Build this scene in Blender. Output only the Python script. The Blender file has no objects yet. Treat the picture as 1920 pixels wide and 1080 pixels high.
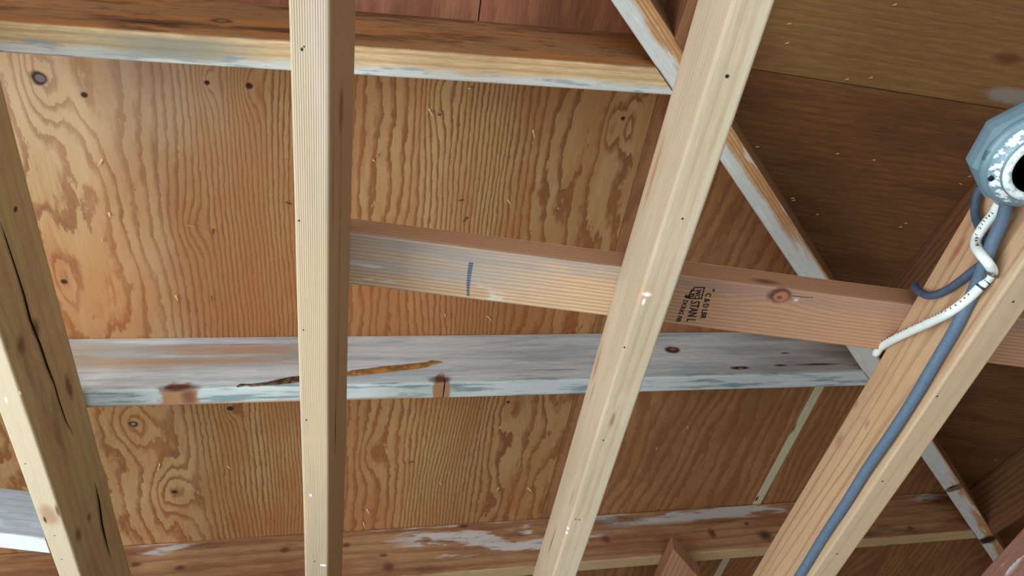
import bpy, bmesh, math, random
import numpy as np
from mathutils import Vector, Matrix
IN = 0.0254
CAMZ = 61.0            # camera height above floor, inches
sc = bpy.context.scene
col = sc.collection

# ------------------------------------------------------------------ camera
F_PX = 1471.34
ROW = np.array([[0.98874861, -0.1452973, 0.03556529],
                [0.13683314, 0.7824501, -0.60749365],
                [0.06043913, 0.60552501, 0.79352793]])      # right, down, forward in room axes
cam = bpy.data.cameras.new('camera'); cam.sensor_width = 36; cam.lens = F_PX * 36 / 1920
cam.clip_start = 0.02
co = bpy.data.objects.new('camera', cam); col.objects.link(co)
M = Matrix((ROW[0], -ROW[1], -ROW[2])).transposed().to_4x4()
M.translation = Vector((0, 0, CAMZ * IN)); co.matrix_world = M
sc.camera = co

# ------------------------------------------------------------------ light
sc.view_settings.view_transform = 'Standard'; sc.view_settings.look = 'None'
sc.view_settings.gamma = 1; sc.view_settings.use_curve_mapping = False
sc.view_settings.exposure = -1.0
w = bpy.data.worlds.new('daylight'); sc.world = w; w.use_nodes = True
w.node_tree.nodes['Background'].inputs[0].default_value = (0.80, 0.92, 1.0, 1)
w.node_tree.nodes['Background'].inputs[1].default_value = 1.0
def area(name, loc, rot, sx, sy, power, colr):
    l = bpy.data.lights.new(name, 'AREA'); l.shape = 'RECTANGLE'; l.size = sx * IN; l.size_y = sy * IN
    l.energy = power; l.color = colr
    o = bpy.data.objects.new(name, l); col.objects.link(o)
    o.location = Vector(loc) * IN + Vector((0, 0, CAMZ * IN)); o.rotation_euler = rot
    return o
# daylight entering by the open garage door on the left
area('door_daylight', (-52, 2, -22), (0, math.radians(-90), 0), 76, 118, 185, (0.84, 0.94, 1.0))
# added fill behind the viewer, brightens faces turned that way; no known door
area('added_fill_light', (2, -42, -24), (math.radians(90), 0, 0), 62, 72, 70, (0.80, 0.92, 1.0))

# ------------------------------------------------------------------ helpers
def W(x, y, z): return Vector((x * IN, y * IN, (z + CAMZ) * IN))
def ray(px, py): return np.array([(px - 960) / F_PX, (py - 540) / F_PX, 1.0]) @ ROW
def hit(px, py, n, d):
    r = ray(px, py); return r * (d / np.dot(n, r))
def srgb(r, g, b, k=1.0):
    def f(c):
        c /= 255.0
        return (c / 12.92 if c <= .04045 else ((c + .055) / 1.055) ** 2.4) * k
    r, g, b = f(r), f(g), f(b); y = .3 * r + .59 * g + .11 * b; d = .07
    return (r + (y - r) * d, g + (y - g) * d, b + (y - b) * d, 1)

def link(name, me, mat=None, parent=None):
    o = bpy.data.objects.new(name, me); col.objects.link(o)
    if mat: me.materials.append(mat)
    if parent is not None: o.parent = parent
    return o
def tag(o, label=None, cat=None, group=None, kind=None):
    if label: o['label'] = label
    if cat: o['category'] = cat
    if group: o['group'] = group
    if kind: o['kind'] = kind
    return o
def empty(name, p):
    o = bpy.data.objects.new(name, None); col.objects.link(o); o.location = p; o.empty_display_size = .03
    return o

# ---- node helpers
class NT:
    def __init__(s, name, rough=.75):
        s.m = bpy.data.materials.new(name); s.m.use_nodes = True; s.t = s.m.node_tree
        s.b = s.t.nodes['Principled BSDF']; s.b.inputs['Roughness'].default_value = rough
        s.b.inputs['Specular IOR Level'].default_value = .25
    def n(s, typ, **k):
        x = s.t.nodes.new(typ)
        for a, v in k.items(): setattr(x, a, v)
        return x
    def set(s, sock, v):
        if isinstance(v, bpy.types.NodeSocket): s.t.links.new(v, sock)
        else: sock.default_value = v
    def math(s, op, a, b=0.0, c=None, clamp=False):
        x = s.n('ShaderNodeMath', operation=op); x.use_clamp = clamp
        s.set(x.inputs[0], a); s.set(x.inputs[1], b)
        if c is not None: s.set(x.inputs[2], c)
        return x.outputs[0]
    def smooth(s, v, a, b, lo=0.0, hi=1.0):
        x = s.n('ShaderNodeMapRange', interpolation_type='SMOOTHSTEP')
        s.set(x.inputs[0], v); x.inputs[1].default_value = a; x.inputs[2].default_value = b
        x.inputs[3].default_value = lo; x.inputs[4].default_value = hi
        return x.outputs[0]
    def vec(s, x, y, z=0.0):
        c = s.n('ShaderNodeCombineXYZ'); s.set(c.inputs[0], x); s.set(c.inputs[1], y); s.set(c.inputs[2], z)
        return c.outputs[0]
    def noise(s, v, scale=1.0, detail=3.0, rough=.5):
        x = s.n('ShaderNodeTexNoise'); s.set(x.inputs['Vector'], v)
        x.inputs['Scale'].default_value = scale; x.inputs['Detail'].default_value = detail
        x.inputs['Roughness'].default_value = rough
        return x.outputs['Fac']
    def mix(s, f, a, b, blend='MIX'):
        x = s.n('ShaderNodeMix', data_type='RGBA', blend_type=blend)
        s.set(x.inputs[0], f); s.set(x.inputs[6], a); s.set(x.inputs[7], b)
        return x.outputs[2]
    def uv(s):
        x = s.n('ShaderNodeUVMap', uv_map='UVMap'); q = s.n('ShaderNodeSeparateXYZ')
        s.t.links.new(x.outputs[0], q.inputs[0]); return q.outputs[0], q.outputs[1]
    def ell(s, u, v, cu, cv, ru, rv):
        a = s.math('DIVIDE', s.math('SUBTRACT', u, cu), ru); b = s.math('DIVIDE', s.math('SUBTRACT', v, cv), rv)
        return s.math('SQRT', s.math('ADD', s.math('MULTIPLY', a, a), s.math('MULTIPLY', b, b)))

def wood(name, light, dark, freq=3.0, amp=2.0, seed=0.0, ring=.8, width=(.35, .8), nu=.035, nv=.30,
         fibre=.35, tint=None, tint_amt=.5, knots=(), stains=(), bands=(), spots=(), bump=.15, attr=False, rough=.75):
    """knots: (u,v,ru,rv,strength); stains: (colour, su, sv, lo, hi, amount, vmin, vmax, soft, umin, umax);
       bands: (colour, v0, v1, amount) ; spots: (u,v,ru,rv,colour,softness)"""
    g = NT(name, rough); u, v = g.uv()
    uo = g.math('ADD', u, seed * 17.3)
    base = g.vec(g.math('MULTIPLY', uo, nu), g.math('MULTIPLY', v, nv), seed)
    warp = g.noise(base, 1.0, 3, .55)
    if attr:
        a = g.n('ShaderNodeAttribute', attribute_name='phase'); ph = a.outputs['Fac']
        fine = g.noise(g.vec(g.math('MULTIPLY', uo, 1.1), g.math('MULTIPLY', v, 3.4), seed), 1, 4, .6)
        ph = g.math('ADD', ph, g.math('MULTIPLY', fine, .85))
    else:
        ph = g.math('ADD', g.math('MULTIPLY', v, freq), g.math('MULTIPLY', warp, amp * 2))
        for (cu, cv, ru, rv, st) in knots:
            d = g.ell(u, v, cu, cv, ru * 4.5, rv * 2.2)
            ph = g.math('ADD', ph, g.math('MULTIPLY', g.math('POWER', 2.718, g.math('MULTIPLY', g.math('MULTIPLY', d, d), -1.0)), st))
    fr = g.math('FRACT', ph)
    r = g.math('MULTIPLY', g.smooth(fr, width[0], width[1]), g.smooth(fr, .9, 1.0, 1, 0))
    fib = g.noise(g.vec(g.math('MULTIPLY', uo, .75), g.math('MULTIPLY', v, 11.0), seed), 1, 5, .7)
    rs = g.math('MULTIPLY', r, g.math('MULTIPLY', ring, g.smooth(fib, .25, .6, .55, 1.0)))
    c = g.mix(rs, light, dark)
    if tint:
        big = g.noise(g.vec(g.math('MULTIPLY', uo, .09), g.math('MULTIPLY', v, .45), seed + 3), 1, 3, .6)
        c = g.mix(g.math('MULTIPLY', g.smooth(big, .42, .62), tint_amt), c, tint)
    fb = g.smooth(fib, .25, .75, 1 - fibre, 1 + fibre * .55)
    c = g.mix(1.0, c, g.vec(fb, fb, fb), 'MULTIPLY')
    for (cc, v0, v1, amt) in bands:
        wob = g.math('MULTIPLY', g.math('SUBTRACT', g.noise(g.vec(g.math('MULTIPLY', uo, .22), g.math('MULTIPLY', v, .2), seed + 9), 1, 4, .6), .5), .9)
        vv = g.math('ADD', v, wob)
        mk = g.math('MULTIPLY', g.smooth(vv, v0 - .18, v0 + .18), g.smooth(vv, v1 - .18, v1 + .18, 1, 0))
        mk = g.math('MULTIPLY', mk, g.smooth(fib, .2, .6, .6, 1))
        c = g.mix(g.math('MULTIPLY', mk, amt), c, cc)
    for i, st in enumerate(stains):
        cc, su, sv, lo, hi, amt, v0, v1 = st[:8]; soft = st[8] if len(st) > 8 else .15
        nz = g.noise(g.vec(g.math('MULTIPLY', uo, su), g.math('MULTIPLY', v, sv), seed + 20 + i * 5), 1, 5, .62)
        mk = g.math('MULTIPLY', g.smooth(nz, lo, hi), g.math('MULTIPLY', g.smooth(v, v0 - soft, v0 + soft), g.smooth(v, v1 - soft, v1 + soft, 1, 0)))
        if len(st) > 9:
            mk = g.math('MULTIPLY', mk, g.math('MULTIPLY', g.smooth(u, st[9] - st[11], st[9] + st[11]), g.smooth(u, st[10] - st[11], st[10] + st[11], 1, 0)))
        c = g.mix(g.math('MULTIPLY', mk, amt), c, cc)
    if attr and stains:
        c = g.mix(g.math('MULTIPLY', rs, .55), c, srgb(206, 166, 134), 'MULTIPLY')
    if spots:
        wn = g.math('MULTIPLY', g.math('SUBTRACT', g.noise(g.vec(u, v, 2.0), 1.6, 3), .5), 1.0)
        for (cu, cv, ru, rv, cc, sf) in spots:
            d = g.math('ADD', g.ell(u, v, cu, cv, ru, rv), g.math('MULTIPLY', wn, .8 if max(ru, rv) > .2 else .2))
            c = g.mix(g.smooth(d, 1 - sf, 1 + sf, 1, 0), c, cc)
    g.set(g.b.inputs['Base Color'], c)
    bp = g.n('ShaderNodeBump'); bp.inputs['Strength'].default_value = bump; bp.inputs['Distance'].default_value = .002
    g.set(bp.inputs['Height'], g.math('ADD', fib, g.math('MULTIPLY', r, -.3)))
    g.t.links.new(bp.outputs[0], g.b.inputs['Normal'])
    return g.m

def plain(name, c, rough=.5, spec=.4, metal=0, speck=None):
    g = NT(name, rough); g.b.inputs['Specular IOR Level'].default_value = spec; g.b.inputs['Metallic'].default_value = metal
    if speck:
        cc, scale, lo, hi, amt = speck
        tc = g.n('ShaderNodeTexCoord')
        nz = g.noise(tc.outputs['Object'], scale, 5, .6)
        g.set(g.b.inputs['Base Color'], g.mix(g.math('MULTIPLY', g.smooth(nz, lo, hi), amt), c, cc))
    else: g.b.inputs['Base Color'].default_value = c
    return g.m

# ---- sawn lumber: a rounded-edge section swept along a straight line; UV in inches (u along, v round the section)
class Board:
    def __init__(s, P0, P1, a, b, end0=None, end1=None, r=.13, nseg=10, wob=.02, seed=0):
        s.P0, s.P1, s.a, s.b = [np.array(x, float) for x in (P0, P1, a, b)]
        s.w = np.linalg.norm(s.a); s.H = np.linalg.norm(s.b)
        s.L = np.linalg.norm(s.P1 - s.P0); s.d = (s.P1 - s.P0) / s.L
        s.end0, s.end1, s.r, s.nseg, s.wob, s.seed = end0, end1, r, nseg, wob, seed
    def section(s):
        w, H, r = s.w, s.H, s.r; pts = []
        def arc(cx, cy, a0, n=3):
            return [(cx + r * math.cos(math.radians(a0 + 90 * i / n)), cy + r * math.sin(math.radians(a0 + 90 * i / n))) for i in range(n + 1)]
        pts += arc(r, r, 180) + arc(w - r, r, 270) + arc(w - r, H - r, 0) + arc(r, H - r, 90)
        # v value per point: bottom 0..w, far side w..w+H, top, near side -H..0
        vs = []
        for i, (x, y) in enumerate(pts):
            k = i // 4
            if k == 0: vs.append((x if x > .001 and y < r * .6 else 0) - (y if y > r * .01 else 0) * (1 if x < r * .5 else 0))
            elif k == 1: vs.append(x + y)
            elif k == 2: vs.append(w + y if x > w - r * .5 else w + H + (w - x))
            else: vs.append(w + H + (w - x))
        return pts, vs
    def build(s, name, mat, parent=None, loc_mid=True):
        pts, vs = s.section(); n = len(pts); rng = random.Random(s.seed)
        ah, bh = s.a / s.w, s.b / s.H
        N = s.nseg; verts = []; us = []
        ph = [rng.uniform(0, 6) for _ in range(4)]
        for j in range(N + 1):
            t = s.L * j / N
            wx = s.wob * (math.sin(t / 11 + ph[0]) + .5 * math.sin(t / 4.3 + ph[1]))
            wy = s.wob * (math.sin(t / 13 + ph[2]) + .5 * math.sin(t / 5.1 + ph[3]))
            for (x, y) in pts:
                P = s.P0 + s.d * t + ah * (x + wx) + bh * (y + wy * .6)
                if j == 0 and s.end0: P = s.end0(P, s.d)
                if j == N and s.end1: P = s.end1(P, s.d)
                verts.append(P); us.append(float((P - s.P0) @ s.d))
        mid = (s.P0 + s.P1) / 2
        me = bpy.data.meshes.new(name)
        faces = []; uvs = []
        for j in range(N):
            for i in range(n):
                k = (i + 1) % n
                q = [j * n + i, j * n + k, (j + 1) * n + k, (j + 1) * n + i]
                va, vb = vs[i], vs[k]
                if i == n - 1: va, vb = -s.H + s.r, -s.r       # near side runs -H..0
                if i >= 12 and i < n - 1: pass
                faces.append(q); uvs += [(us[q[0]], va), (us[q[1]], vb), (us[q[2]], vb), (us[q[3]], va)]
        for j, rev in ((0, False), (N, True)):
            q = [j * n + i for i in range(n)]
            if rev: q = q[::-1]
            faces.append(q); uvs += [(us[i] + pts[i % n][1] * .12, pts[i % n][0]) for i in q]
        me.from_pydata([tuple((P - mid) * IN) for P in verts], [], faces)
        uvl = me.uv_layers.new(name='UVMap')
        for l, c in enumerate(uvs): uvl.data[l].uv = c
        bm = bmesh.new(); bm.from_mesh(me); bmesh.ops.recalc_face_normals(bm, faces=bm.faces); bm.to_mesh(me); bm.free()
        o = link(name, me, mat, parent)
        o.location = W(*mid)
        if parent is not None: o.location = o.location - parent.location
        return o
    def uv(s, px, py, face):
        ah, bh = s.a / s.w, s.b / s.H
        if face == 'bot': n = np.cross(ah, s.d); o = s.P0
        elif face == 'near': n = np.cross(bh, s.d); o = s.P0
        else: n = np.cross(bh, s.d); o = s.P0 + s.a
        P = hit(px, py, n, float(n @ o)); q = P - s.P0
        u = float(q @ s.d)
        if face == 'bot': return u, float(q @ ah)
        # solve for height in possibly sheared frame
        m = np.array([s.d, bh]).T; sol = np.linalg.lstsq(m, (q if face == 'near' else q - s.a), rcond=None)[0]
        return float(sol[0]), (-float(sol[1]) if face == 'near' else s.w + float(sol[1]))
    def sp(s, px, py, face, ru, rv, c, sf=.35):
        u, v = s.uv(px, py, face); return (u, v, ru, rv, c, sf)

# ------------------------------------------------------------------ measured geometry (inches, eye at the origin)
H0, HJ = 28.24, 5.046
JX = [-23.63, -7.617, 7.93, 23.623, 39.35]
T, ZP, KH = .219, 38.679, 5.39
RV = 4.957 * math.sqrt(1 + T * T)
YA, YB, YC = 15.035, 38.346, 61.856
XL, YN, YF, XR = -48.0, -43.0, 140.0, 118.0
def zl(x): return ZP + T * x
def zr(y): return ZP + T * (y - KH)

DARKN = srgb(28, 20, 14); NAIL = srgb(25, 22, 20); WHITE = srgb(225, 232, 228)
KN = srgb(96, 56, 34); KD = srgb(60, 38, 26)

# ------------------------------------------------------------------ the setting
def slab(name, pts, thick, mat, axis):
    me = bpy.data.meshes.new(name); bm = bmesh.new()
    vs = [bm.verts.new(W(*p)) for p in pts]; f = bm.faces.new(vs)
    r = bmesh.ops.extrude_face_region(bm, geom=[f])
    for e in r['geom']:
        if isinstance(e, bmesh.types.BMVert): e.co += Vector(axis) * thick * IN
    bmesh.ops.recalc_face_normals(bm, faces=bm.faces); bm.to_mesh(me); bm.free()
    return tag(link(name, me, mat), kind='structure')
conc = plain('concrete', srgb(186, 187, 186), .9, .2, speck=(srgb(165, 160, 152), 3, .4, .65, .6))
wallm = plain('wall_board', srgb(150, 120, 90), .9, .2, speck=(srgb(120, 95, 70), 4, .4, .7, .5))
slab('floor', [(-160, YN - 60, -61), (XR, YN - 60, -61), (XR, YF, -61), (-160, YF, -61)], 4, conc, (0, 0, -1))
zt = zr(YN) + RV
slab('wall_near', [(XL, YN, -61), (-30, YN, -61), (-30, YN, 14), (34, YN, 14), (34, YN, -61), (XR, YN, -61), (XR, YN, zt - 5.6), (XL, YN, zl(XL) - .4)], 4, wallm, (0, -1, 0))  # opening below the top is invented, made to go with the added fill light
slab('wall_far', [(XL, YF, -61), (XR, YF, -61), (XR, YF, zl(XR) - .5), (XL, YF, zl(XL) - .5)], 4, wallm, (0, 1, 0))
slab('wall_right', [(XR, YN, -61), (XR, YF, -61), (XR, YF, zl(XR)), (XR, XR + KH, zl(XR)), (XR, YN, zr(YN) - .5)], 4, wallm, (1, 0, 0))
slab('wall_left', [(XL, YN, -61), (XL, YN + 12, -61), (XL, YN + 12, 20), (XL, YF - 30, 20), (XL, YF - 30, -61), (XL, YF, -61),
                   (XL, YF, zl(XL) - .3), (XL, YN, zl(XL) - .3)], 4, wallm, (-1, 0, 0))

# ------------------------------------------------------------------ roof sheathing
def vnoise(x, y, seed):
    xi = np.floor(x).astype(int); yi = np.floor(y).astype(int); fx = x - xi; fy = y - yi
    fx = fx * fx * (3 - 2 * fx); fy = fy * fy * (3 - 2 * fy)
    def h(a, b):
        n = (a * 374761393 + b * 668265263 + seed * 1442695041) & 0xffffffff
        n = ((n ^ (n >> 13)) * 1274126177) & 0xffffffff
        return ((n ^ (n >> 16)) & 0xffff) / 65535.0
    return (h(xi, yi) * (1 - fx) + h(xi + 1, yi) * fx) * (1 - fy) + (h(xi, yi + 1) * (1 - fx) + h(xi + 1, yi + 1) * fx) * fy
def fbm(x, y, seed, o=3):
    s = 0; a = 1; t = 0
    for i in range(o): s = s + a * (vnoise(x * 2 ** i, y * 2 ** i, seed + i * 7) - .5); t += a; a *= .5
    return s / t

def sheet(name, x0, x1, y0, y1, plane, mat, phase, keep, step=(.25, .45)):
    """plywood sheet: underside grid on the roof plane, clipped along the hip; thickness .5"""
    nx = max(2, int((x1 - x0) / step[0])); ny = max(2, int((y1 - y0) / step[1]))
    X, Y = np.meshgrid(np.linspace(x0, x1, nx + 1), np.linspace(y0, y1, ny + 1))
    if plane == 'L':            # clip: Y >= X+KH
        X = np.minimum(X, np.maximum(Y - KH, x0))
    else:                       # clip: Y <= X+KH
        Y = np.minimum(Y, np.maximum(X + KH, y0))
    Z = (ZP + RV + T * X) if plane == 'L' else (ZP + RV + T * (Y - KH))
    P = phase(X, Y)
    verts = np.stack([X, Y, Z], -1).reshape(-1, 3); ph = P.reshape(-1)
    idx = np.arange(verts.shape[0]).reshape(ny + 1, nx + 1)
    q = np.stack([idx[:-1, :-1], idx[1:, :-1], idx[1:, 1:], idx[:-1, 1:]], -1).reshape(-1, 4)
    # drop collapsed quads
    A = verts[q]; ar = np.linalg.norm(np.cross(A[:, 2] - A[:, 0], A[:, 3] - A[:, 1]), axis=1); q = q[ar > 1e-5]
    mid = np.array([(x0 + x1) / 2, (y0 + y1) / 2, float(Z.mean())])
    v = (verts - mid) * IN
    me = bpy.data.meshes.new(name); me.from_pydata(v.tolist(), [], q.tolist())
    uvl = me.uv_layers.new(name='UVMap'); li = np.array([l.vertex_index for l in me.loops])
    uu = verts[:, 1] if plane == 'L' else verts[:, 0]; vv = verts[:, 0] if plane == 'L' else verts[:, 1]
    uvl.data.foreach_set('uv', np.stack([uu[li], vv[li]], -1).astype(np.float32).ravel())
    at = me.attributes.new('phase', 'FLOAT', 'POINT'); at.data.foreach_set('value', ph.astype(np.float32))
    bm = bmesh.new(); bm.from_mesh(me); bmesh.ops.remove_doubles(bm, verts=bm.verts, dist=1e-6)
    bmesh.ops.delete(bm, geom=[x for x in bm.verts if not x.link_faces], context='VERTS')
    r = bmesh.ops.extrude_face_region(bm, geom=bm.faces[:])
    for e in r['geom']:
        if isinstance(e, bmesh.types.BMVert): e.co.z += .5 * IN
    bmesh.ops.recalc_face_normals(bm, faces=bm.faces); bm.to_mesh(me); bm.free()
    o = link(name, me, mat); o.location = W(*mid)
    return o

nL = np.array([-T, 0, 1]); dL = ZP + RV
nR = np.array([0, -T, 1]); dR = ZP + RV - T * KH
def pl(px, py): P = hit(px, py, nL, dL); return P[0], P[1]
def pr(px, py): P = hit(px, py, nR, dR); return P[0], P[1]
KNOTS_A = [(73, 147, 2.2, .9, 3.6), (158, 178, 2.4, .7, 1.6), (120, 528, 1.6, .6, 2.0), (388, 153, .8, .4, 2.2), (467, 160, 1.2, .7, 2.4),
           (250, 795, 2.2, 1.4, 3.8), (327, 922, 2.2, 1.4, 3.8), (432, 765, 1.0, .6, 2.2), (1148, 240, 1.3, .45, 1.6), (1180, 240, 1.3, .45, 1.6),
           (822, 180, 1.6, .7, 1.7), (365, 425, 1.2, .7, 1.8), (950, 780, 2.2, 1.3, 1.2), (690, 850, 2.0, 1.0, 1.6), (1030, 720, 1.8, .9, 1.2)]
pts_g = [(-50, 1.2), (-29, .5), (-24.5, .35), (-21.5, .55), (-19, 1.5), (-16, 2.6), (-12.5, 3.6), (-9.5, 3.2), (-7.5, 1.6), (-5, 1.2), (-3.4, 1.8), (-1.5, 3.4), (1.5, 3.4),
         (3.2, 2.0), (4.5, .8), (8, .6), (10.2, .8)]
_gx = np.linspace(-52, 12, 1200); _gg = np.interp(_gx, [a for a, _ in pts_g], [b for _, b in pts_g]); _gi = np.concatenate([[0], np.cumsum((_gg[1:] + _gg[:-1]) / 2 * (_gx[1] - _gx[0]))])
def phaseA(X, Y):
    lean = fbm(X * .08, Y * .035, 41) * 2.2 + .7 * fbm(X * .3, Y * .09, 44)
    Xw = X + lean
    g = np.interp(Xw, _gx, _gg); ph = np.interp(Xw, _gx, _gi)
    wild = np.clip((2.6 - g) / 2.2, .08, 1)
    ph = ph + wild * (4.6 * fbm(X * .22, Y * .085, 11, 3) + 1.3 * fbm(X * .9, Y * .22, 12, 3)) + .55 * fbm(X * 1.1, Y * .12, 13, 2)
    for (px, py, hv, hu, st) in KNOTS_A:
        cx, cy = pl(px, py); st *= .8; hv *= 1.25
        dx = (X - cx) / hu; dy = (Y - cy) / hv
        ph = ph + st * np.exp(-(dx * dx + dy * dy)) + st * .25 * np.exp(-(dx * dx * .25 + dy * dy * .12))
    return ph
def phaseB(X, Y):
    Xw = X + .16 * (Y - 55) * 0 + 1.6 * fbm(X * .12, Y * .05, 91)
    s = Xw * .9 + 5.0 * fbm(X * .13, Y * .045, 51, 3) + 1.0 * fbm(X * .8, Y * .18, 52, 2)
    return s
def phaseR(X, Y): return Y * 2.0 + 3.2 * fbm(X * .05, Y * .22, 71, 3) + .6 * fbm(X * .22, Y * 1.2, 72, 2)
def phase0(X, Y): return X * .7 + 3 * fbm(X * .15, Y * .05, 81, 3)

PLY_L = srgb(188, 146, 94); PLY_D = srgb(136, 78, 42)
spA = []
def sA(px, py, ru, rv, c, sf=.35): x, y = pl(px, py); spA.append((y, x, ru, rv, c, sf))
for (px, py, r) in [(73, 147, .33), (467, 161, .16), (120, 528, .16), (250, 795, .26), (327, 922, .20), (432, 766, .20), (158, 178, .14), (388, 155, .12), (953, 754, .12), (1168, 222, .12)]:
    sA(px, py, r * 1.15, r * 1.2, KD); 
sA(75, 147, .2, .22, srgb(120, 105, 100)); sA(250, 795, .14, .15, srgb(140, 125, 115))
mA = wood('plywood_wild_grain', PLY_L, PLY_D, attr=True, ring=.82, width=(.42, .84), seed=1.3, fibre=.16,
          tint=srgb(172, 114, 64), tint_amt=.55, spots=spA, bump=.12,
          stains=[(srgb(184, 106, 48), .05, .3, .2, .5, .5, -30, 12, 2, 31, 39.5, 3.5), (srgb(172, 104, 52), .05, .3, .3, .55, .45, -40, 12, 2, 57, 63, 4), (srgb(176, 114, 60), .05, .12, .38, .65, .45, -22, 12, 3), (srgb(214, 184, 152), .05, .12, .25, .6, .6, -34, -15, 4, 10, 24, 4), (srgb(206, 168, 122), .05, .15, .45, .7, .5, -34, -17, 3)])  # first two entries: deeper orange bands alongside the middle and bottom rafters
mB = wood('plywood_brown', srgb(172, 120, 72), srgb(134, 80, 46), attr=True, ring=.7, width=(.35, .8), seed=2.3, fibre=.2, tint=srgb(140, 88, 54), tint_amt=.5, bump=.12)
m0 = wood('plywood_red', srgb(172, 112, 80), srgb(140, 84, 58), attr=True, ring=.5, width=(.2, .9), seed=3.3, fibre=.25, tint=srgb(124, 74, 52), tint_amt=.6, bump=.12,
          spots=[(lambda q: (q[1], q[0], 6, .04, DARKN, .4))(pl(899, 20))])
spR = []
def sR(px, py, ru, rv, c, sf=.35): x, y = pr(px, py); spR.append((x, y, ru, rv, c, sf))
sR(1418, 148, .28, .2, DARKN); sR(1895, 180, 1.5, .5, srgb(150, 135, 120)); sR(1890, 110, .7, .35, srgb(110, 70, 36), .6)
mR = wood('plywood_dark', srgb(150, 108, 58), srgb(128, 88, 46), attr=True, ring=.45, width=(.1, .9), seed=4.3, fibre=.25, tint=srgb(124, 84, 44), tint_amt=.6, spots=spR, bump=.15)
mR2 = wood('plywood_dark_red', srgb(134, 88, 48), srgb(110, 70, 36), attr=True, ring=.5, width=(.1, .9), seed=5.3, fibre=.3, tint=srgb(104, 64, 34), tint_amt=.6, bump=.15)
SX = 10.2
YS = 15.8
big = (1.0, 2.0)
sheets = [
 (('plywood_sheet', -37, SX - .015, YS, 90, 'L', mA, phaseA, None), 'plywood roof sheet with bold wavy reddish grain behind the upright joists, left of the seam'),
 (('plywood_sheet', -30, 20, 6, YS - .05, 'L', m0, phase0, None, (.6, .6)), 'reddish brown plywood strip showing along the top edge above the top rafter'),
 (('plywood_sheet', SX + .015, 31.9, YS, 90, 'L', mB, phaseB, None), 'brown plywood panel between the thin dark seam and the pale wood strip'),
 (('plywood_sheet', 32.9, 84, 40, 90, 'L', mB, phaseB, None), 'dark plywood panel right of the pale strip, ending at the diagonal rafter'),
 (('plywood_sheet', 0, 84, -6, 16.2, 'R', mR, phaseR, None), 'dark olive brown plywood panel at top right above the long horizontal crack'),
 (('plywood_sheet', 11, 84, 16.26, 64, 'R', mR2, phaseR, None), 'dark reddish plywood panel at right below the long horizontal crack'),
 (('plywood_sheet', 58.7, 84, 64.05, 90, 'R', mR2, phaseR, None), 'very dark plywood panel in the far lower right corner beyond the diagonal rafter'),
]
SH = []
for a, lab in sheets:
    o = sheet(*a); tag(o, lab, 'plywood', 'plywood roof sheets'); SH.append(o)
# outer sheathing that closes the roof round the part in view
mout = plain('outer_sheathing', srgb(150, 108, 70), .9, .2)
def ceil(name, pts): slab(name, pts, .5, mout, (0, 0, 1))
zs = lambda x: zl(x) + RV; zq = lambda y: zr(y) + RV
ceil('ceiling', [(XL - 2, XL - 2 + KH, zs(XL - 2)), (XL - 2, YF, zs(XL - 2)), (-37.05, YF, zs(-37.05)), (-37.05, -37.05 + KH, zs(-37.05))])
ceil('ceiling', [(-37, 90.05, zs(-37)), (-37, YF, zs(-37)), (XR, YF, zs(XR)), (XR, XR + KH, zs(XR)), (84.7, 90.05, zs(84.7))])
ceil('ceiling', [(-37, -37 + KH, zs(-37)), (-37, YS - .1, zs(-37)), (-30.05, YS - .1, zs(-30.05)), (-30.05, -30.05 + KH, zs(-30.05))])
ceil('ceiling', [(-30, -30 + KH, zs(-30)), (-30, 5.95, zs(-30)), (.5, 5.95, zs(.5))])
ceil('ceiling', [(XL - 2, YN - 2, zq(YN - 2)), (XR, YN - 2, zq(YN - 2)), (XR, -6.05, zq(-6.05)), (-11.5, -6.05, zq(-6.05)), (XL - 2, XL - 2 + KH, zq(XL - 2 + KH))])
ceil('ceiling', [(-11.5, -6, zq(-6)), (-.05, -6, zq(-6)), (-.05, KH - .05, zq(KH - .05))])
ceil('ceiling', [(84.05, -6, zq(-6)), (XR, -6, zq(-6)), (XR, XR + KH, zq(XR + KH)), (84.05, 84.05 + KH, zq(84.05 + KH))])

# pale strip in the gap of the sheathing
sm = wood('pale_strip', srgb(205, 196, 150), srgb(178, 160, 112), freq=3, amp=.5, seed=6, ring=.4, fibre=.2)
b = Board((31.95, 40.5, zs(31.95) - .02), (31.95, 90, zs(31.95) - .02), (.9, 0, .9 * T), (0, 0, .5), r=.04, wob=0)
sm = wood('pale_strip', srgb(214, 208, 170), srgb(190, 172, 124), freq=3, amp=.5, seed=6, ring=.4, fibre=.2,
          spots=[b.sp(1487, 803, 'bot', .7, .2, srgb(120, 90, 62), .7), b.sp(1419, 935, 'bot', .4, .15, KN, .5)])
tag(b.build('wood_strip', sm), 'narrow pale wooden strip filling the gap between two plywood panels', 'wood strip')

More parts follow.
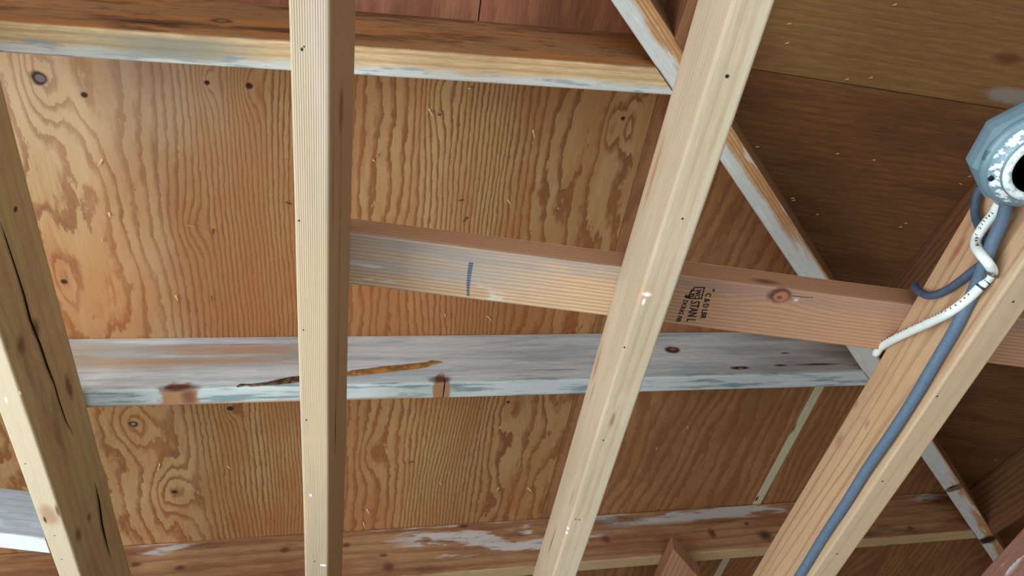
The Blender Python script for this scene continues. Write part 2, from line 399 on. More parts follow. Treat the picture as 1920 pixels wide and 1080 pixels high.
# nail and staple tips poking through the sheathing: parts of their sheet
nailm = plain('nail_metal', srgb(120, 110, 100), .4, .5, .6)
splm = plain('splinter', srgb(225, 185, 130), .8)
def tip(px, py, sheet_o, plane, r=.05, L=.28, mat=None, name='nail_tip', tilt=(0, 0)):
    P = hit(px, py, *((nL, dL) if plane == 'L' else (nR, dR)))
    me = bpy.data.meshes.new(name); bm = bmesh.new()
    bmesh.ops.create_cone(bm, cap_ends=True, segments=6, radius1=r * IN, radius2=r * .25 * IN, depth=L * IN)
    bmesh.ops.rotate(bm, verts=bm.verts, cent=(0, 0, 0), matrix=Matrix.Rotation(math.pi, 3, 'X'))
    bmesh.ops.translate(bm, verts=bm.verts, vec=(0, 0, -L * .42 * IN))
    bmesh.ops.rotate(bm, verts=bm.verts, cent=(0, 0, 0), matrix=Matrix.Rotation(tilt[0], 3, 'X') @ Matrix.Rotation(tilt[1], 3, 'Y'))
    bm.to_mesh(me); bm.free()
    o = link(name, me, mat or nailm, sheet_o); o.location = W(*P) - sheet_o.location
    return o
rn = random.Random(5)
for (px, py) in [(192, 300), (205, 400), (192, 450), (400, 430), (363, 425), (545, 382), (396, 556), (330, 555), (880, 165), (825, 215), (700, 300), (708, 292),
                 (1008, 500), (1030, 335), (1058, 355), (1046, 390), (876, 408), (952, 375), (868, 375), (850, 300), (805, 205), (914, 593), (835, 590), (1060, 490),
                 (300, 870), (428, 875), (940, 800), (825, 905), (775, 865), (688, 955), (682, 980), (990, 915), (857, 1000), (1000, 245), (548, 660), (935, 915)]:
    tip(px, py, SH[0], 'L', r=rn.uniform(.05, .09), L=rn.uniform(.3, .6), mat=rn.choice([nailm, splm, splm]), tilt=(rn.uniform(-1, 1), rn.uniform(-.9, .9)))
for (px, py) in [(1200, 880), (1232, 840), (1290, 800), (1480, 45), (1395, 840)]:
    tip(px, py, SH[2], 'L', mat=splm, tilt=(rn.uniform(-1, 1), .5))
for (px, py) in [(1635, 145), (1590, 148), (1482, 44), (1680, 8), (1478, 80)]:
    tip(px, py, SH[4], 'R', mat=splm, r=.05, tilt=(rn.uniform(-1, 1), 1.1))
for (px, py) in [(1640, 300), (1572, 288), (1802, 345), (1488, 371), (1490, 375), (1534, 402), (1422, 275), (1690, 425), (1700, 418), (1868, 862), (1820, 330)]:
    tip(px, py, SH[5], 'R', mat=splm, r=.05, tilt=(rn.uniform(-1, 1), 1.1))

# ------------------------------------------------------------------ rafters
GB = srgb(206, 208, 206); TEAL = srgb(150, 176, 178); BL = srgb(150, 168, 186)
def cut_hip_left(P, d):
    x = P[1] - KH - 1.13; k = (x - P[0]) / d[0]; return P + d * k
def rafter(y, x0=XL, wd=1.496): return Board((x0, y, zl(x0)), (y - KH - 1.0, y, zl(y - KH - 1.0)), (0, wd, 0), (0, 0, RV), end1=cut_hip_left, nseg=40, seed=int(y))
A = rafter(YA); B = rafter(YB); Cc = rafter(YC)
wd = 1.496
# A: dark stained side, tan bottom edge with white and blue mould on its lower half
uA = lambda px: A.uv(px, 60, 'near')[0]
mAr = wood('rafter_stained', srgb(226, 190, 138), srgb(196, 150, 100), freq=2.2, amp=1.0, seed=11, ring=.6, fibre=.3,
   bands=[(srgb(146, 98, 56), -6, -.02, .93), (srgb(216, 220, 216), .95, 3, .85)],
   stains=[(srgb(84, 50, 28), .10, .5, .48, .64, .8, -6, -.8, .5), (srgb(190, 128, 70), .5, 2.5, .54, .66, .6, -6, -.1, .3), (srgb(70, 40, 24), .6, 3, .56, .66, .6, -6, -.6, .3), (srgb(186, 118, 50), .05, .9, .5, .64, .7, -5, 0, .3), (srgb(140, 158, 172), .35, 2.2, .53, .62, .7, .7, 1.6, .15),
           (srgb(120, 124, 112), .08, .9, .34, .5, .8, .15, 1.5, .25, uA(170), uA(480), 3), (srgb(40, 32, 28), .3, 1.2, .4, .6, .9, -1.3, -.1, .2, uA(210), uA(340), 1.2)],
   spots=[A.sp(433, 40, 'near', .55, .28, KN, .4), A.sp(433, 40, 'near', .3, .15, srgb(150, 100, 60), .4)])
ra = A.build('rafter', mAr)
tag(ra, 'topmost rafter, brown stained with a white mouldy lower edge, crossing behind the joists', 'rafter', 'common rafters')
# B: grey weathered side, whitish teal bottom edge, brown streak at left
ks = lambda px, py, f, ru, rv, c, sf=.3: B.sp(px, py, f, ru, rv, c, sf)
uB = lambda px: B.uv(px, 690, 'near')[0]
mBr = wood('rafter_weathered', srgb(218, 224, 228), srgb(198, 202, 204), freq=1.3, amp=1.0, seed=12, ring=.5, fibre=.22, nu=.02,
   bands=[(srgb(206, 216, 212), -.35, 3, .85)],
   stains=[(srgb(190, 136, 92), .05, .55, .36, .52, .8, -4.2, -2.2, .4, uB(100), uB(600), 4), (srgb(178, 160, 128), .05, .5, .45, .6, .5, -4.9, -.8, .4, uB(0), uB(560), 6),
           (srgb(156, 170, 178), .10, .9, .45, .62, .6, -5, -.2, .2), (srgb(104, 136, 142), .2, 1.6, .48, .62, .75, -.3, 1.7, .15),
           (srgb(190, 150, 112), .02, .3, .3, .5, .9, 1.25, 2, .12, uB(100), uB(800), 1), (srgb(120, 112, 108), .06, 1.6, .6, .7, .6, -5, -.3, .2),
           (srgb(126, 110, 100), .05, .5, .35, .6, .55, -5.2, -.3, .4, uB(1440), uB(1700), 3)],
   spots=[ks(337, 748, 'bot', 1.15, 1.5, srgb(186, 136, 96), .15), ks(335, 727, 'near', 1.1, .3, srgb(92, 58, 42), .5), ks(354, 745, 'bot', .4, .7, srgb(140, 92, 66), .6),
          ks(828, 732, 'bot', .6, 1.6, srgb(186, 136, 98), .15), ks(828, 711, 'near', .66, .34, srgb(96, 68, 56), .5), ks(833, 727, 'bot', .05, 1.2, DARKN, .4),
          ks(1274, 656, 'near', .62, .38, srgb(84, 52, 32), .3), ks(1276, 655, 'near', .25, .16, srgb(150, 104, 70), .4),
          ks(1390, 690, 'near', .7, .17, KD, .4), ks(1393, 691, 'near', .22, .09, srgb(160, 120, 80), .4), ks(1468, 685, 'near', .5, .1, KD, .6), ks(1540, 683, 'near', 1.6, .1, KD, .8), ks(1483, 662, 'near', .4, .08, KD, .6)])
rb = B.build('rafter', mBr)
tag(rb, 'grey weathered rafter across the middle with a whitish lower edge and two brown knots', 'rafter', 'common rafters')
# pitch streak on rafter B, a child lying on its side face
def streak(pts, parent, face_b, mat, name='resin_streak'):
    me = bpy.data.meshes.new(name); bm = bmesh.new(); rows = []
    for (px, py, hw) in pts:
        row = []
        for k, (off, dep) in enumerate([(-hw, .0), (-hw * .55, .05), (0, .075), (hw * .55, .05), (hw, .0)]):
            P = hit(px, py + off, np.array([0, 1., 0]), face_b.P0[1]); P = P + np.array([0, -dep - .03, 0])
            row.append(bm.verts.new(W(*P) - parent.location))
        rows.append(row)
    for r0, r1 in zip(rows, rows[1:]):
        for k in range(4): bm.faces.new((r0[k], r0[k + 1], r1[k + 1], r1[k]))
    bmesh.ops.recalc_face_normals(bm, faces=bm.faces)
    for f in bm.faces: f.smooth = True
    bm.to_mesh(me); bm.free(); return tag(link(name, me, mat, parent), 'glossy amber resin streak')
resin = plain('resin', srgb(186, 130, 52), .3, .5, speck=(srgb(130, 84, 34), 90, .42, .6, .8))
resind = plain('resin_dark', srgb(120, 84, 52), .5, .4, speck=(srgb(50, 36, 26), 120, .4, .55, .9))
streak([(648, 701, 3), (660, 700, 5.5), (690, 697, 5.5), (720, 693, 6), (750, 690, 5.5), (780, 687, 5.5), (800, 684, 5), (808, 680, 4), (826, 679.5, 1.6), (829, 679.5, .5)], rb, B, resin)
streak([(444, 726, 1), (450, 723, 3), (462, 722, 1), (470, 723, 2.5), (500, 720, 3), (520, 717, 5), (545, 713, 6), (575, 709, 5), (600, 705, 4), (650, 701, 3)], rb, B, resind)
# C
kc = lambda px, py, f, ru, rv, c=srgb(112, 68, 46), sf=.7: Cc.sp(px, py, f, ru * .75, rv * .75, c, sf)
uC = lambda px: Cc.uv(px, 1000, 'near')[0]
mCr = wood('rafter_knotty', srgb(184, 138, 94), srgb(150, 100, 62), freq=1.0, amp=1.2, seed=13, ring=.7, fibre=.3, tint=srgb(144, 86, 54), tint_amt=.65,
   bands=[(srgb(206, 174, 126), .0, 3, .9)],
   stains=[(srgb(200, 200, 196), .10, .6, .51, .59, .85, -5.2, -3.6, .4), (srgb(214, 212, 206), .13, .7, .50, .56, .85, -4.4, -1.6, .4, uC(780), uC(1130), 2),
           (srgb(96, 52, 36), .1, .4, .52, .68, .6, -5, 0, .3)],
   spots=[kc(552, 1030, 'near', .5, .32), kc(665, 1021, 'near', .45, .3), kc(733, 1062, 'near', .6, .6), kc(645, 1026, 'near', .4, .3, srgb(120, 70, 40)), kc(890, 985, 'near', .6, .3, srgb(110, 60, 40)),
          kc(1145, 1010, 'near', .5, .5), kc(1343, 1000, 'near', .45, .65), kc(1410, 981, 'near', .35, .3), kc(1440, 1003, 'near', .9, .7, srgb(90, 60, 44), .8), kc(1710, 990, 'near', .4, .3),
          kc(730, 1040, 'near', .4, .2, srgb(120, 70, 40)), kc(270, 1058, 'near', .6, .3), kc(350, 1064, 'near', .5, .3), kc(1672, 1023, 'bot', .8, .25, srgb(110, 70, 40))])
rc = Cc.build('rafter', mCr)
tag(rc, 'knotty brown rafter along the bottom of the view with patchy white stains', 'rafter', 'common rafters')

# hip rafter
hw = 1.6; s2 = math.sqrt(.5)
hx0, hx1 = -40.0, XR - 1
# left-bottom edge starts offset by -hw/2
def hp(x): return np.array([x - hw / 2 * s2, x + KH + hw / 2 * s2, zl(x)])
Hb = Board(hp(hx0), hp(hx1), (hw * s2, -hw * s2, 0), (0, 0, RV - .2), nseg=30, seed=3)
hk = lambda px, py, f, ru, rv, c=KD, sf=.3: Hb.sp(px, py, f, ru, rv, c, sf)
uh = lambda px, py: Hb.uv(px, py, 'bot')[0]
mH = wood('hip_painted', srgb(214, 160, 102), srgb(172, 112, 62), freq=5, amp=.5, seed=14, ring=.7, fibre=.3,
   bands=[(srgb(222, 226, 222), -.1, .85, .95)],
   stains=[(srgb(222, 226, 222), .02, .1, .2, .3, .95, .6, 1.45, .1, uh(1470, 480), uh(1775, 900), 3), (srgb(222, 226, 222), .02, .1, .2, .3, .9, .6, 1.35, .1, uh(1790, 935), uh(1810, 960), 1.5),
           (srgb(240, 240, 236), .3, 1.5, .55, .62, .5, .2, 1.6, .1), (srgb(90, 60, 38), .05, .3, .3, .5, .6, 1.62, 8, .05)],
   spots=[hk(1793, 914, 'bot', .55, 1.2, srgb(130, 100, 80), .35), hk(1785, 913, 'bot', .18, .5, KD, .5), hk(1852, 1012, 'bot', .9, 1.0, KD, .4)])
tag(Hb.build('hip_rafter', mH), 'diagonal hip rafter with white painted underside running down to the right', 'rafter')

# jack rafters of the other slope
def cut_hip_right(P, d):
    y = P[0] + KH - 1.13; k = (y - P[1]) / d[1]; return P + d * k
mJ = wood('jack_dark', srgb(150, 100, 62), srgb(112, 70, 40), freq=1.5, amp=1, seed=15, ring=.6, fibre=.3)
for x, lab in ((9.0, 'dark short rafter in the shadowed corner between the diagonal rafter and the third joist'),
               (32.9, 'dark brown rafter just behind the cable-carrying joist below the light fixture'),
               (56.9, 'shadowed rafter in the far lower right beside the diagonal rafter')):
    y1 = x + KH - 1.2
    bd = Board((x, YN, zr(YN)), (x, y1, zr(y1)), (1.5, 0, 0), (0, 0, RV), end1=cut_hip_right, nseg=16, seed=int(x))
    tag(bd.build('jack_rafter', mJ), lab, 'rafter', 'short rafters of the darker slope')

# ------------------------------------------------------------------ ceiling joists
def joist(i): return Board((JX[i], YN, H0), (JX[i], YF, H0), (1.5, 0, 0), (0, 0, HJ), nseg=50, wob=.03, seed=30 + i)
J = [joist(i) for i in range(5)]
def sp(bd): return lambda px, py, f, ru, rv, c=NAIL, sf=.35: bd.sp(px, py, f, ru, rv, c, sf)
WH = srgb(250, 250, 250)
KN1 = srgb(128, 92, 58); k1 = sp(J[0])
m1 = wood('joist_olive', srgb(196, 168, 116), srgb(176, 142, 94), freq=1.2, amp=1.0, seed=21, ring=.5, fibre=.2, tint=srgb(182, 138, 96), tint_amt=.4,
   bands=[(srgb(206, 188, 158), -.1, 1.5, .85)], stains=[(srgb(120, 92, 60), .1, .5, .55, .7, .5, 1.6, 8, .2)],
   spots=[k1(92, 966, 'bot', 1.0, .5, srgb(178, 140, 106), .6), k1(108, 958, 'bot', .5, .1, srgb(128, 92, 66), .7), k1(85, 975, 'bot', .3, .1, KN, .5), k1(48, 870, 'bot', .05, .05), k1(103, 1005, 'bot', .05, .05), k1(117, 1049, 'bot', .05, .05),
          k1(40, 648, 'far', .5, .35, KN1, .8), k1(68, 615, 'far', .5, .3, KN1, .8), k1(130, 727, 'far', .9, .25, srgb(130, 90, 54), .6), k1(168, 970, 'far', .3, .2, KN1, .8), k1(148, 1003, 'far', .5, .3, KN1, .8), k1(30, 392, 'far', .15, .15, KN),
          k1(12, 750, 'bot', .2, .06, WH, .4), k1(39, 738, 'bot', .15, .07, WH, .4)])
j1 = J[0].build('ceiling_joist', m1)
tag(j1, 'leftmost joist, leaning, dark olive side with a long crack', 'joist', 'ceiling joists')
# long drying crack as a groove part on the right face of the leftmost joist
def crack(pts, bd, parent, x, mat, name='crack', hw=2.0):
    me = bpy.data.meshes.new(name); bm = bmesh.new(); rows = []
    n = len(pts)
    for i, (px, py) in enumerate(pts):
        wdt = hw * (math.sin(math.pi * (i + .15) / (n - .7)) ** .5 if 0 < i < n - 1 else .15) * rn.uniform(.7, 1.2)
        P = [hit(px + o, py, np.array([1., 0, 0]), x) for o in (-wdt, wdt)]
        rows.append([bm.verts.new(W(q[0], q[1], q[2]) - parent.location) for q in P])
    for a_, b_ in zip(rows, rows[1:]): bm.faces.new((a_[0], a_[1], b_[1], b_[0]))
    bmesh.ops.recalc_face_normals(bm, faces=bm.faces); bm.to_mesh(me); bm.free()
    return tag(link(name, me, mat, parent), 'dark drying crack')
blk = plain('crack_dark', srgb(34, 26, 18), 1, .05)
crack([(0, 415), (12, 450), (30, 505), (45, 552), (57, 600), (75, 645), (90, 690), (103, 722), (112, 755), (124, 790), (138, 816)], J[0], j1, JX[0] + 1.5 + .06, blk)
crack([(178, 905), (186, 940), (192, 985), (200, 1020), (207, 1045)], J[0], j1, JX[0] + 1.5 + .06, blk, hw=1.8)
k2 = sp(J[1])
m2 = wood('joist_pinstripe', srgb(198, 182, 154), srgb(124, 92, 64), freq=10.6, amp=.45, seed=22, ring=.95, width=(.25, .8), nu=.03, fibre=.14,
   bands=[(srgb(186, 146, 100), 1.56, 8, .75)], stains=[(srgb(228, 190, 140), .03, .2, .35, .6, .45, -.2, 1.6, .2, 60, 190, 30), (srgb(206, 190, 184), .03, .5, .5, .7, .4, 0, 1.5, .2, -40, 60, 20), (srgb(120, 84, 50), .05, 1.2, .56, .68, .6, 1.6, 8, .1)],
   spots=[k2(567, 93, 'bot', .07, .05), k2(571, 88, 'bot', .04, .03), k2(561, 414, 'bot', .05, .05), k2(569, 619, 'bot', .05, .04), k2(574, 788, 'bot', .06, .05), k2(589, 1053, 'bot', .06, .05),
          k2(605, 1060, 'bot', .1, .2, WH, .3), k2(581, 929, 'bot', .1, .06, WH, .8), k2(628, 800, 'far', 2.2, .1, DARKN, .7), k2(640, 205, 'far', 1.0, .4, srgb(140, 104, 66), .6),
          k2(590, 825, 'bot', .3, 1.0, srgb(200, 170, 134), .95)])
tag(J[1].build('ceiling_joist', m2), 'pale pinstripe-grained joist running upright left of centre', 'joist', 'ceiling joists')
k3 = sp(J[2])
m3 = wood('joist_pale', srgb(190, 168, 136), srgb(168, 140, 106), freq=2.2, amp=.9, seed=23, ring=.5, nu=.012, fibre=.13, tint=srgb(204, 178, 152), tint_amt=.5,
   bands=[(srgb(196, 180, 152), 1.15, 2, .6)], stains=[(srgb(190, 150, 110), .1, .8, .6, .72, .3, -5, 0, .2)],
   spots=[k3(1364, 143, 'bot', .08, .08), k3(1170, 652, 'bot', .06, .06), k3(1078, 974, 'bot', .05, .05), k3(1085, 975, 'bot', .05, .05), k3(1131, 826, 'bot', .05, .05), k3(1062, 992, 'bot', .1, .1, WH, .6), k3(1060, 1000, 'bot', .1, .1, WH, .6), k3(1203, 553, 'bot', .5, .4, srgb(196, 160, 120), .8),
          k3(1213, 552, 'bot', .1, .16, WH, .9), k3(1207, 566, 'bot', .16, .06, WH, .9), k3(1226, 325, 'near', 1.6, .3, srgb(176, 128, 92), .8), k3(1148, 788, 'bot', .5, .1, srgb(150, 112, 80), .8), k3(1120, 680, 'near', 1.2, .25, srgb(172, 128, 98), .7),
          k3(1034, 1015, 'near', 1.4, .12, srgb(130, 100, 84), .7), k3(1110, 735, 'near', .9, .1, srgb(150, 116, 90), .8), k3(1070, 935, 'near', .9, .08, srgb(150, 116, 90), .8), k3(1280, 410, 'bot', .05, .05)])
tag(J[2].build('ceiling_joist', m3), 'pale joist slanting through the centre right, crossing in front of the diagonal rafter', 'joist', 'ceiling joists')
k4 = sp(J[3])
m4 = wood('joist_tan', srgb(196, 158, 118), srgb(158, 112, 74), freq=1.1, amp=2.0, seed=24, ring=.75, nu=.022, width=(.55, .85), fibre=.16, tint=srgb(188, 144, 106), tint_amt=.4,
   bands=[(srgb(192, 166, 134), -.3, 2, .7)], stains=[(srgb(232, 228, 214), .2, .8, .6, .7, .7, .9, 1.7, .2)],
   spots=[k4(1569, 798, 'near', .4, .15, srgb(170, 122, 90), .8), k4(1574, 827, 'near', .5, .3, srgb(172, 124, 92), .8), k4(1626, 795, 'near', .3, .15, srgb(168, 122, 92), .8), k4(1757, 743, 'bot', .06, .05), k4(1655, 902, 'bot', .06, .05), k4(1571, 1038, 'bot', .06, .05),
          k4(1900, 566, 'bot', .06, .05), k4(1790, 430, 'near', 2.2, .5, srgb(204, 146, 104), .5), k4(1795, 470, 'near', .8, .18, srgb(170, 104, 74), .6), k4(1605, 758, 'near', .3, .15, srgb(172, 126, 96), .8)])
tag(J[3].build('ceiling_joist', m4), 'tan joist at right carrying the blue-grey cable down its side', 'joist', 'ceiling joists')
m5 = wood('joist_pink', srgb(160, 112, 92), srgb(140, 92, 72), freq=1.6, amp=1, seed=25, ring=.4, fibre=.25, tint=srgb(144, 98, 82), tint_amt=.5, stains=[(srgb(220, 220, 222), .2, .8, .56, .62, .9, -5.2, -3.6, .3)])
tag(J[4].build('ceiling_joist', m5), 'reddish joist cutting the bottom right corner', 'joist', 'ceiling joists')

# ------------------------------------------------------------------ cross brace with grade stamp
dy = -.0155
DY = 23.2575; ZD = H0 + HJ + .01
D = Board((-7.35, DY - dy * 0 + dy * -7.35, ZD), (47, DY + dy * 47, ZD), (0, 3.306, 0), (0, 0, 1.474), r=.09, nseg=20, seed=50, wob=.02)
kd = sp(D); uD = lambda px: D.uv(px, 530, 'bot')[0]
mD = wood('brace_fir', srgb(206, 172, 134), srgb(160, 116, 82), freq=4.2, amp=1.1, seed=26, ring=.7, nu=.025, nv=.5, width=(.3, .85), fibre=.2,
   knots=[kd(1457, 564, 'bot', .5, .5)[:4] + (2.2,)],
   bands=[(srgb(158, 104, 68), -1.6, -.05, .85)],
   stains=[(srgb(168, 160, 152), .03, .15, .3, .5, .8, .0, 2.2, .5, -5, uD(960), 3.5), (srgb(150, 140, 136), .05, .4, .35, .55, .7, -.1, .9, .3), (srgb(170, 110, 76), .02, .1, .2, .4, .55, -.2, 3.4, .2, uD(1230), 70, 4),
           (srgb(212, 214, 208), .3, 1.0, .56, .66, .7, 1.8, 3.3, .2, 0, uD(1000), 2)],
   spots=[kd(1457, 564, 'bot', .62, .5, srgb(98, 58, 48), .3), kd(1459, 567, 'bot', .4, .32, srgb(176, 112, 78), .3), kd(1457, 568, 'bot', .15, .12, srgb(128, 74, 52), .4), kd(1440, 535, 'bot', .7, .2, srgb(110, 72, 60), .7),
          kd(1488, 573, 'bot', .1, .1, srgb(200, 192, 186), .9)])
db = D.build('cross_brace', mD)
tag(db, 'horizontal fir board with black grade stamp lying across the joists', 'board')
ink = plain('stamp_ink', srgb(42, 34, 32), .9, .1)
inkb = plain('blue_ink', srgb(62, 98, 130), .9, .1)
def text_mesh(body, size, sx=1.0):
    c = bpy.data.curves.new('t', 'FONT'); c.body = body; c.size = size * IN; c.extrude = .0004; c.resolution_u = 3
    o = bpy.data.objects.new('t', c); col.objects.link(o)
    dg = bpy.context.evaluated_depsgraph_get(); dg.update()
    me = bpy.data.meshes.new_from_object(o.evaluated_get(dg)); bpy.data.objects.remove(o); bpy.data.curves.remove(c)
    me.transform(Matrix.Diagonal((sx, 1, 1, 1))); return me
def put_text(name, body, size, P, xdir, ydir, mat, parent, sx=1.0):
    me = text_mesh(body, size, sx); me.materials.clear()
    o = link(name, me, mat, parent)
    x = Vector(xdir).normalized(); y = Vector(ydir).normalized(); z = x.cross(y)
    M_ = Matrix((x, y, z)).transposed().to_4x4(); M_.translation = W(*P) - parent.location
    o.matrix_local = M_; return o
zb = ZD - .035
def dp(px, py): P = hit(px, py, np.array([0, 0, 1.]), zb); return P
def stamp(name, body, p0, p1, h, mat=ink):
    """text from pixel p0 (start of baseline) to p1 (end of baseline) on the underside of the brace"""
    a_ = dp(*p0); b_ = dp(*p1); xd = b_ - a_; L = np.linalg.norm(xd); xd /= L
    yd = np.cross([0, 0, -1.], xd)         # up of the letters; z = x cross y points down
    o = put_text(name, body, h, a_, xd, yd, mat, db)
    wmax = max(v.co.x for v in o.data.vertices) / IN
    o.data.transform(Matrix.Diagonal((L / wmax, 1, 1, 1))); return o
stamp('grade_stamp', 'C & D LBR', (1324, 549), (1313, 597), .42)
stamp('grade_stamp', '"', (1330, 541), (1329, 546), .42)
stamp('grade_stamp', 'STAN L', (1296, 564), (1287, 603), .70)
stamp('grade_stamp', 'DOUG FIR', (1282, 562), (1267, 603), .36)
stamp('grade_stamp', 'WC', (1305.5, 543), (1302, 559), .40)
stamp('grade_stamp', 'LB', (1295.5, 543), (1292, 557), .36)
def frame(name, pix, mat, parent, hwid=.03, closed=True):
    me = bpy.data.meshes.new(name); bm = bmesh.new(); n = len(pix); P = [dp(*q) for q in pix]
    for i in range(n if closed else n - 1):
        a_, b_ = P[i], P[(i + 1) % n]; d = (b_ - a_) / np.linalg.norm(b_ - a_); s = np.array([-d[1], d[0], 0]) * hwid; d = d * hwid
        vs = [bm.verts.new(W(*(q + np.array([0, 0, -.004 * i]))) - parent.location) for q in (a_ - s - d, b_ - s + d, b_ + s + d, a_ + s - d)]; bm.faces.new(vs)
    bm.to_mesh(me); bm.free(); return link(name, me, mat, parent)
frame('grade_stamp', [(1302, 539), (1321, 539.5), (1315, 560), (1293, 559.5), (1292, 553), (1296, 547)], ink, db)
frame('grade_stamp', [(1287, 556), (1290, 557)], ink, db, .09, False)
for i in range(14):
    t = i / 13.0; px = 883 - 6.5 * (1 - (1 - t) ** 2) + 1.0 * t; py = 494 + 59 * t
    frame('ink_mark', [(px - 2.2 * (1 - t * .8), py), (px + 2.2 * (1 - t * .8), py + .5)], inkb, db, .055, False)
for i in range(9):
    frame('grade_stamp', [(1488 + i * 4.2, 556 + rn.uniform(-1, 1) + i * .3), (1490 + i * 4.2, 556 + rn.uniform(-1, 1) + i * .3)], ink, db, .018, False)

# grey block left of the leftmost joist
G = Board((JX[0] - .05, 46.0, H0), (XL + 3, 46.0, H0), (0, 1.6, 0), (0, 0, 3.27), r=.08, seed=51)
mG = wood('block_grey', srgb(164, 168, 172), srgb(140, 144, 148), freq=2, amp=1, seed=27, ring=.4, fibre=.2, bands=[(srgb(226, 228, 216), -.0, 1.7, .95)], stains=[(srgb(186, 196, 206), .2, .6, .5, .62, .6, -3.3, 0, .2)])
tag(G.build('blocking', mG), 'grey wooden block with white lower edge, left of the leftmost joist at bottom left', 'block')

# cut end of a board under the bottom rafter
def skew(P, d):
    yy = 58.3 + (P[0] - 21.6) * 1.12; return np.array([P[0], yy, P[2]])
E_ = Board((21.6, 58.3, 41.75), (21.6, 110, 41.75), (3.7, 0, 0), (0, 0, 1.5), end0=skew, r=.1, seed=52)
mE = wood('stub_brown', srgb(196, 144, 104), srgb(160, 106, 74), freq=2, amp=1.2, seed=28, ring=.5, fibre=.2, tint=srgb(164, 104, 84), tint_amt=.6)
tag(E_.build('board', mE), 'sawn end of a short brown board poking up at the bottom edge between two joists', 'board')

# ------------------------------------------------------------------ light fixture on the side of the right joist
fx, fy = 21.52, 11.75
fix = empty('light_fixture', W(fx, fy, 28.3))
tag(fix, 'grey-blue round lampholder on an octagonal box at the right edge', 'light fixture')
def lathe(name, prof, n, mat, parent, smooth=True, rot=0.0, cap=True):
    me = bpy.data.meshes.new(name); bm = bmesh.new(); rings = []
    for (r, z) in prof:
        rings.append([bm.verts.new(((r * math.cos(2 * math.pi * i / n + rot)) * IN, (r * math.sin(2 * math.pi * i / n + rot)) * IN, (z - 28.3) * IN)) for i in range(n)])
    for a_, b_ in zip(rings, rings[1:]):
        for i in range(n):
            f = bm.faces.new((a_[i], a_[(i + 1) % n], b_[(i + 1) % n], b_[i])); f.smooth = smooth
    if cap: bm.faces.new(rings[0]); bm.faces.new(rings[-1][::-1])
    bmesh.ops.recalc_face_normals(bm, faces=bm.faces); bm.to_mesh(me); bm.free()
    return link(name, me, mat, parent)
boxm = plain('box_paint', srgb(104, 128, 138), .55, .4, speck=(srgb(90, 114, 126), 60, .4, .65, .5))
lampm = plain('lampholder_paint', srgb(102, 130, 140), .3, .5, speck=(srgb(60, 84, 98), 45, .56, .62, .8))
ringm = plain('socket_porcelain', srgb(232, 236, 234), .25, .5, speck=(srgb(150, 180, 190), 160, .5, .6, .8))
sockm = plain('socket_black', srgb(22, 26, 30), .2, .5, speck=(srgb(190, 196, 200), 60, .64, .68, .8))
bx = lathe('junction_box', [(1.5, 30.2), (2.16, 29.3), (2.22, 29.0), (2.22, 28.6), (2.05, 28.25), (1.9, 28.2)], 8, boxm, fix, False, math.pi / 8)
lathe('lampholder', [(1.7, 28.5), (2.0, 28.42), (2.08, 28.28), (2.05, 28.12), (1.93, 28.02), (1.72, 27.91), (1.58, 27.78), (1.48, 27.62)], 48, lampm, fix)
rg = lathe('socket_rim', [(1.50, 27.7), (1.47, 27.58), (1.36, 27.5), (1.22, 27.5), (1.14, 27.6), (1.12, 27.75)], 48, ringm, fix, cap=False)
lathe('socket', [(1.13, 27.62), (1.05, 27.9), (.95, 28.15), (.5, 28.2), (.05, 28.2)], 40, sockm, fix)
sprm = plain('splattered_paint', srgb(116, 146, 156), .3, .5, speck=(srgb(232, 236, 232), 120, .51, .56, 1.0))
lathe('lampholder_rim', [(1.86, 27.97), (1.72, 27.89), (1.58, 27.77), (1.50, 27.66)], 48, sprm, fix, cap=False)
for ang in (150, 330):
    me = bpy.data.meshes.new('screw'); bm = bmesh.new(); bmesh.ops.create_uvsphere(bm, u_segments=12, v_segments=6, radius=.14 * IN)
    bmesh.ops.scale(bm, vec=(1, 1, .5), verts=bm.verts); bm.to_mesh(me); bm.free()
    o = link('screw', me, sockm, fix); o.location = (1.75 * math.cos(math.radians(ang)) * IN, 1.75 * math.sin(math.radians(ang)) * IN, (27.9 - 28.3) * IN)
def paintspot(ang, r, z, s):
    pass

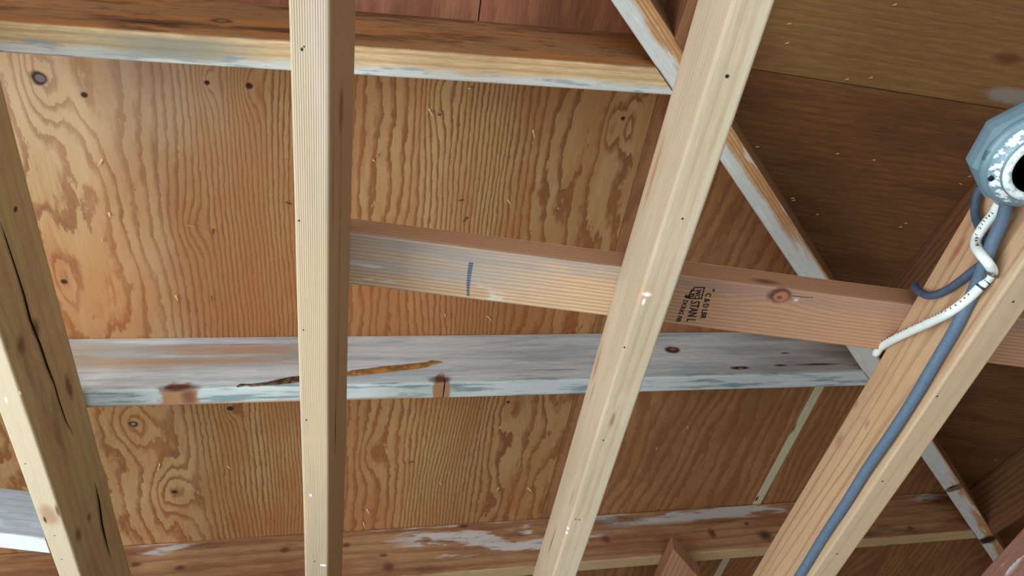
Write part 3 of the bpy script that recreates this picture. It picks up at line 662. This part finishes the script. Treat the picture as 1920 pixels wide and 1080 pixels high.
# ------------------------------------------------------------------ cables
def spline(P, n=10):
    P = [np.array(p, float) for p in P]; out = []
    Q = [2 * P[0] - P[1]] + P + [2 * P[-1] - P[-2]]
    for i in range(1, len(Q) - 2):
        for k in range(n):
            t = k / n
            out.append(.5 * ((2 * Q[i]) + (-Q[i - 1] + Q[i + 1]) * t + (2 * Q[i - 1] - 5 * Q[i] + 4 * Q[i + 1] - Q[i + 2]) * t * t + (-Q[i - 1] + 3 * Q[i] - 3 * Q[i + 1] + Q[i + 2]) * t ** 3))
    out.append(P[-1]); return out
def cable(name, P, r, mat, parent=None, rz=None):
    C_ = spline(P); o0 = sum(C_) / len(C_); me = bpy.data.meshes.new(name); bm = bmesh.new(); n = 14; rings = []
    nx = np.array([1., 0, 0])
    for i, p in enumerate(C_):
        t = C_[min(i + 1, len(C_) - 1)] - C_[max(i - 1, 0)]; t /= np.linalg.norm(t)
        s = np.cross(t, nx); s /= np.linalg.norm(s); q = np.cross(s, t)
        rings.append([bm.verts.new(tuple((p + s * r * math.cos(a) + q * (rz or r) * math.sin(a) - o0) * IN)) for a in [2 * math.pi * k / n for k in range(n)]])
    for a_, b_ in zip(rings, rings[1:]):
        for k in range(n):
            f = bm.faces.new((a_[k], a_[(k + 1) % n], b_[(k + 1) % n], b_[k])); f.smooth = True
    bm.faces.new(rings[0]); bm.faces.new(rings[-1][::-1])
    bmesh.ops.recalc_face_normals(bm, faces=bm.faces); bm.to_mesh(me); bm.free()
    o = link(name, me, mat, parent); o.location = W(*o0)
    if parent is not None: o.location -= parent.location
    return o, C_
XS = JX[3]
def onx(px, py, off): return hit(px, py, np.array([1., 0, 0]), XS - off)
cb = plain('cable_blue_grey', srgb(88, 106, 122), .55, .35, speck=(srgb(76, 98, 124), 200, .45, .6, .7))
cbd = plain('cable_slate', srgb(72, 86, 106), .6, .3, speck=(srgb(58, 74, 100), 150, .45, .6, .7))
cw = plain('cable_white', srgb(224, 230, 222), .45, .4, speck=(srgb(196, 204, 198), 120, .5, .7, .5))
# long cable running down the joist
long_px = [(1888, 380, .9), (1880, 412, .7), (1862, 452, .62), (1847, 490, .75), (1832, 530, .5), (1813, 572, .33), (1790, 618, .31), (1752, 682, .31), (1715, 745, .31), (1672, 812, .31), (1625, 880, .31), (1588, 940, .31), (1545, 1005, .31), (1500, 1078, .31), (1440, 1170, .31)]
o, _ = cable('electrical_cable', [onx(*q) for q in long_px], .28, cb)
tag(o, 'long blue-grey cable running down the side of the tan joist', 'cable', 'cables on the tan joist')
loop_px = [(1838, 350, .5), (1830, 375, .45), (1829, 402, .4), (1838, 430, .4), (1850, 455, .35), (1855, 475, .28), (1846, 491, .24), (1828, 505, .24), (1805, 523, .3), (1780, 541, .25), (1757, 552, .24), (1740, 554, .22), (1727, 549, .18)]
P = [onx(*q) for q in loop_px]
P += [onx(1717, 541, .1), onx(1716, 534, -.1)]
o, _ = cable('electrical_cable', P, .2, cbd)
tag(o, 'slate cable looping from the fixture and hooking over the top edge of the tan joist', 'cable', 'cables on the tan joist')
white_px = [(1874, 380, .95), (1862, 402, .85), (1845, 424, .8), (1832, 445, .8), (1830, 462, .95), (1840, 478, 1.05), (1853, 494, .85), (1861, 509, .35), (1854, 520, .25), (1840, 535, .45), (1815, 560, .52), (1780, 586, .75), (1745, 604, .62), (1705, 622, .42), (1672, 638, .28), (1652, 650, .2), (1643, 662, .14)]
P = [onx(*q) for q in white_px]; P += [P[-1] + np.array([.25, .1, .3])]
ow, CW = cable('electrical_cable', P, .225, cw)
tag(ow, 'white cable with worn black lettering, stapled to the tan joist and bending left', 'cable', 'cables on the tan joist')
# printed lettering on the white cable
def letters(s, C_, i0, i1, size, parent):
    seg = C_[i0:i1]; L = [0]
    for a_, b_ in zip(seg, seg[1:]): L.append(L[-1] + np.linalg.norm(b_ - a_))
    for k, ch in enumerate(s):
        if ch == ' ': continue
        t = L[-1] * (k + .2) / len(s); j = max(i for i in range(len(L)) if L[i] <= t); j = min(j, len(seg) - 2)
        p = seg[j] + (seg[j + 1] - seg[j]) * ((t - L[j]) / max(1e-6, L[j + 1] - L[j])); d = seg[j + 1] - seg[j]; d /= np.linalg.norm(d)
        n_ = -p / np.linalg.norm(p); n_ = n_ + np.array([0, -.5, .35]); n_ = n_ - d * (n_ @ d); n_ /= np.linalg.norm(n_)
        y = np.cross(n_, d)
        put_text('cable_lettering', ch, size, p + n_ * .232 - y * size * .3, d, y, ink, parent, .8)
letters('TALLIC SHEATH', CW, 6, 46, .17, ow)
letters('NONMETALLIC  12-2 WITH GROUND', CW, 96, 150, .12, ow)
# paint scuff near the staple
dark_scuff = plain('scuff', srgb(40, 58, 78), .6)
pS = [onx(*q) for q in [(1849, 526, .33), (1842, 533, .42), (1836, 539, .5)]]
o, _ = cable('scuff_mark', pS, .232, dark_scuff, ow); tag(o, 'dark worn patch of the sheath')
# staple
stm = plain('staple_metal', srgb(120, 112, 110), .4, .5, .7)
P = [onx(1846, 505, -.05), onx(1846, 507, .62), onx(1856, 514, .66), onx(1866, 518, .5), onx(1869, 520, -.05)]
o, _ = cable('cable_staple', P, .07, stm); tag(o, 'small metal staple pinning the white cable to the tan joist', 'staple')
